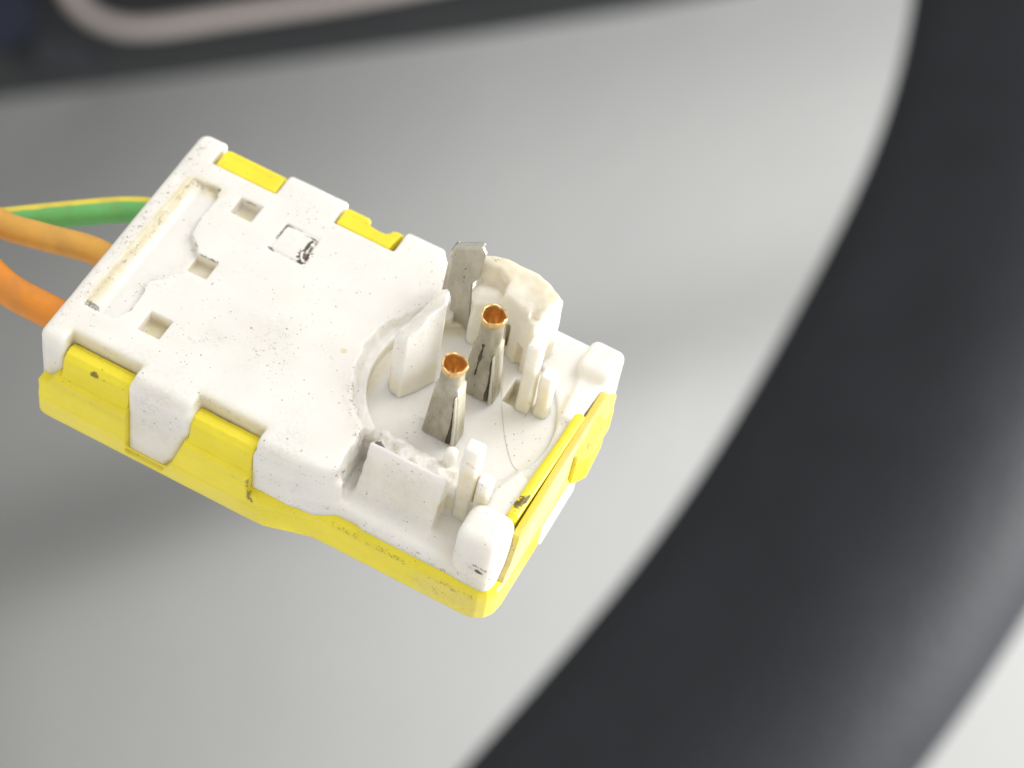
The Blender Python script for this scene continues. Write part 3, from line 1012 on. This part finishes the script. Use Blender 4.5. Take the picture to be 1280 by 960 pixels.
def contact_pin(cx, cy, ztop, seed):
    """Rolled tin sleeve: broad flat foot, shoulders, round neck; gold-plated socket in its mouth."""
    secs = [(-1.6, 0.90, 0.50, 9.0), (-1.15, 0.92, 0.52, 9.0), (0.6, 0.80, 0.50, 9.0), (2.2, 0.66, 0.49, 9.0), (2.75, 0.62, 0.50, 8.0), (2.85, 0.56, 0.47, 5.0), (3.15, 0.56, 0.48, 3.0), (ztop - 0.42, 0.565, 0.565, 2.0)]
    seg = 64
    V, Fc = [], []
    for z, a, b, p in secs:
        for k in range(seg):
            t = 2 * math.pi * k / seg
            c, s = math.cos(t), math.sin(t)
            V.append((cx + a * math.copysign(abs(c) ** (2 / p), c) + 0.008 * math.sin(5 * t + z * 3 + seed), cy + b * math.copysign(abs(s) ** (2 / p), s), z))
    for i in range(len(secs) - 1):
        for k in range(seg):
            a, b = i * seg + k, i * seg + (k + 1) % seg
            Fc.append((a, b, b + seg, a + seg))
    pin = new_mesh_object("contact_pin", (np.array(V) - BASE) * MM, Fc, TIN, conn)
    # gold mouth: outer collar, rim, inner wall, floor
    prof = [(0.58, ztop - 0.40), (0.61, ztop - 0.34), (0.63, ztop - 0.08), (0.62, ztop - 0.01), (0.58, ztop + 0.01), (0.53, ztop - 0.02), (0.50, ztop - 0.18), (0.48, ztop - 0.6), (0.40, ztop - 1.1), (0.2, ztop - 1.2), (0.0, ztop - 1.2)]
    V, Fc = [], []
    for r, z in prof:
        for k in range(seg):
            t = 2 * math.pi * k / seg
            wob = 1 + 0.035 * math.sin(3 * t + seed) + 0.02 * math.sin(5 * t) + 0.012 * math.sin(11 * t)
            V.append((cx + r * wob * math.cos(t), cy + r * wob * math.sin(t), z + 0.06 * math.sin(2 * t + seed) + 0.03 * math.sin(6 * t + seed)))
    for i in range(len(prof) - 1):
        for k in range(seg):
            a, b = i * seg + k, i * seg + (k + 1) % seg
            Fc.append((a, b, b + seg, a + seg))
    new_mesh_object("contact_mouth", (np.array(V) - BASE) * MM, Fc, GOLD, pin)
    # open seam down the side: a dark strip stands in for its shaded inside
    g = Field((cx + 0.2, cy - 0.8, -1.6), (cx + 1.1, cy, 2.9), 0.045)
    g.prism([(cx + 0.42, -1.25), (cx + 0.50, 0.4), (cx + 0.44, 2.45), (cx + 0.50, 2.45), (cx + 0.60, 0.6), (cx + 0.68, -1.1)], 1, cy - 0.57, cy - 0.3, 0.02, noise=(0.03, 2.4, seed))
    g.build("seam", SLIT, pin)
    # folded edge of the sleeve standing beside the open seam
    g = Field((cx + 0.3, cy - 1.0, -1.6), (cx + 1.2, cy + 0.2, 2.9), 0.045)
    g.prism([(cx + 0.70, -1.3), (cx + 0.62, 0.6), (cx + 0.50, 2.5), (cx + 0.58, 2.6), (cx + 0.74, 0.8), (cx + 0.86, -1.2)], 1, cy - 0.64, cy - 0.2, 0.03)
    g.build("fold", CLEAN_TIN, pin)
    if seed == 2:  # second dark strip, standing in for the shade of a groove
        g = Field((cx - 0.6, cy - 0.8, -1.6), (cx + 0.3, cy - 0.2, 3.2), 0.05)
        g.prism([(cx - 0.28, 0.3), (cx - 0.16, 2.95), (cx + 0.02, 2.95), (cx - 0.20, 0.3)], 1, cy - 0.555, cy - 0.35, 0.02, noise=(0.04, 2.4, seed))
        g.build("seam", SLIT, pin)
    return pin


contact_pin(18.55, 6.0, 4.35, 1)
contact_pin(18.95, 9.1, 4.85, 2)


def ground_terminal():
    g = Field((14.6, 11.0, -2.0), (17.8, 13.2, 6.4), 0.06)
    g.prism([(15.75, -1.8), (16.75, -1.8), (16.72, -0.3), (16.55, 2.3), (16.9, 3.0), (17.0, 4.9), (16.75, 5.25), (15.3, 4.25), (15.3, 1.2), (15.6, 0.6)], 1, 11.95, 12.2, 0.04, noise=(0.008, 1.6, 4))
    # left edge folded back, top edge turned over
    g.prism([(15.05, 0.7), (15.36, 1.0), (15.36, 4.2), (15.16, 3.85)], 1, 12.0, 12.7, 0.04)
    g.prism([(15.32, 4.02), (16.8, 5.05), (16.72, 5.22), (15.3, 4.22)], 1, 12.0, 12.45, 0.06, '+', 0.08)
    return g.build("ground_terminal", CLEAN_TIN, conn)


ground_terminal()

# fine moulding line that crosses the socket floor
pts = catmull([((x - BASE[0]) * MM, (y - BASE[1]) * MM, (ZF + 0.012 - BASE[2]) * MM) for x, y in ((19.45, 10.6), (19.9, 9.6), (20.6, 8.33), (21.4, 7.1), (22.26, 6.11), (22.85, 5.85))], 6)
v, f = sweep(pts, 0.018 * MM, 0.015 * MM, Vector((0, 0, 1)), 6)
new_mesh_object("mould_line", v, f, CREAM, conn)


# ------------------------------------------------------------------ wires
STRIPE_DEG = 15
def wire(label, col, pts, rad, stripe=None):
    P = [Vector(p) * MM for p in pts]
    path = catmull(P, 10)
    o0 = path[0].copy()
    verts, faces = sweep([p - o0 for p in path], rad * MM, rad * MM, Vector((0, 0, 1)), 32)
    m, nt, b = nodes_of("wire_insulation")
    tc = N(nt, 'ShaderNodeTexCoord')
    vec = tc.outputs['Object']
    c = mixc(nt, ramp_(nt, noise_(nt, vec, 300.0, 4.0), 0.3, 0.75), col, tuple(x * 0.82 for x in col))
    if stripe:
        at = N(nt, 'ShaderNodeAttribute', attribute_name="stripe")
        edge = math_(nt, 'ADD', at.outputs['Fac'], math_(nt, 'MULTIPLY', math_(nt, 'SUBTRACT', noise_(nt, vec, 800.0, 2.0), 0.5), 0.12))
        c = mixc(nt, ramp_(nt, edge, 0.60, 0.66), c, stripe)
    sp = specks_(nt, vec, 1800.0, 0.3, 0.3, 300.0)
    c = mixc(nt, math_(nt, 'MULTIPLY', sp, 0.5), c, (0.08, 0.06, 0.03))
    cl = ramp_(nt, noise_(nt, vec, 500.0, 5.0), 0.48, 0.75)
    c = mixc(nt, math_(nt, 'MULTIPLY', cl, 0.38), c, (0.20, 0.14, 0.07))
    nt.links.new(c, b.inputs['Base Color'])
    b.inputs['Roughness'].default_value = 0.42
    bump = N(nt, 'ShaderNodeBump')
    bump.inputs['Strength'].default_value = 0.4
    bump.inputs['Distance'].default_value = 0.00006
    nt.links.new(noise_(nt, vec, 1500.0, 4.0), bump.inputs['Height'])
    nt.links.new(bump.outputs[0], b.inputs['Normal'])
    o = new_mesh_object("wire", verts, faces, m)
    if stripe:
        s = [(0.5 + 0.5 * math.cos(2 * math.pi * (k % 32) / 32 - stripe_at)) for k in range(len(path) * 32)]
        attr(o, "stripe", s)
    M = CONN @ Matrix.Translation(o0 - Vector(BASE) * MM)
    o.matrix_world = M
    o["label"] = label
    o["category"] = "wire"
    o["group"] = "wires entering the connector"
    return o


stripe_at = math.radians(STRIPE_DEG)
wire("green wire with a yellow stripe, the uppermost of three at the connector", (0.15, 0.50, 0.14),
     [(1.5, 11.6, -3.2), (-0.2, 11.6, -3.2), (-2.2, 10.9, -3.5), (-4.6, 9.4, -3.9), (-7.2, 7.6, -4.3), (-11, 5.0, -4.9), (-18, -0.5, -6.0), (-40, -14, -9), (-80, -26, -14)], 0.69, (0.72, 0.60, 0.06))
wire("dull yellow-orange wire, the middle one of three at the connector", (0.73, 0.375, 0.06),
     [(1.5, 7.4, -3.0), (-0.2, 7.4, -3.0), (-2.2, 7.4, -3.0), (-4.6, 6.8, -3.0), (-7.0, 6.35, -2.9), (-11, 6.7, -2.2), (-18, 8.5, -1.0), (-40, 13, 0), (-80, 16, 2)], 0.71)
wire("bright orange wire, the lowest of three at the connector", (0.78, 0.27, 0.02),
     [(1.5, 3.2, -3.2), (-0.2, 3.2, -3.2), (-2.2, 3.2, -3.2), (-4.4, 3.3, -3.2), (-7.0, 4.0, -3.0), (-11, 4.7, -2.8), (-18, 5.0, -2.7), (-40, 5.5, -3), (-80, 3, -4)], 0.84)
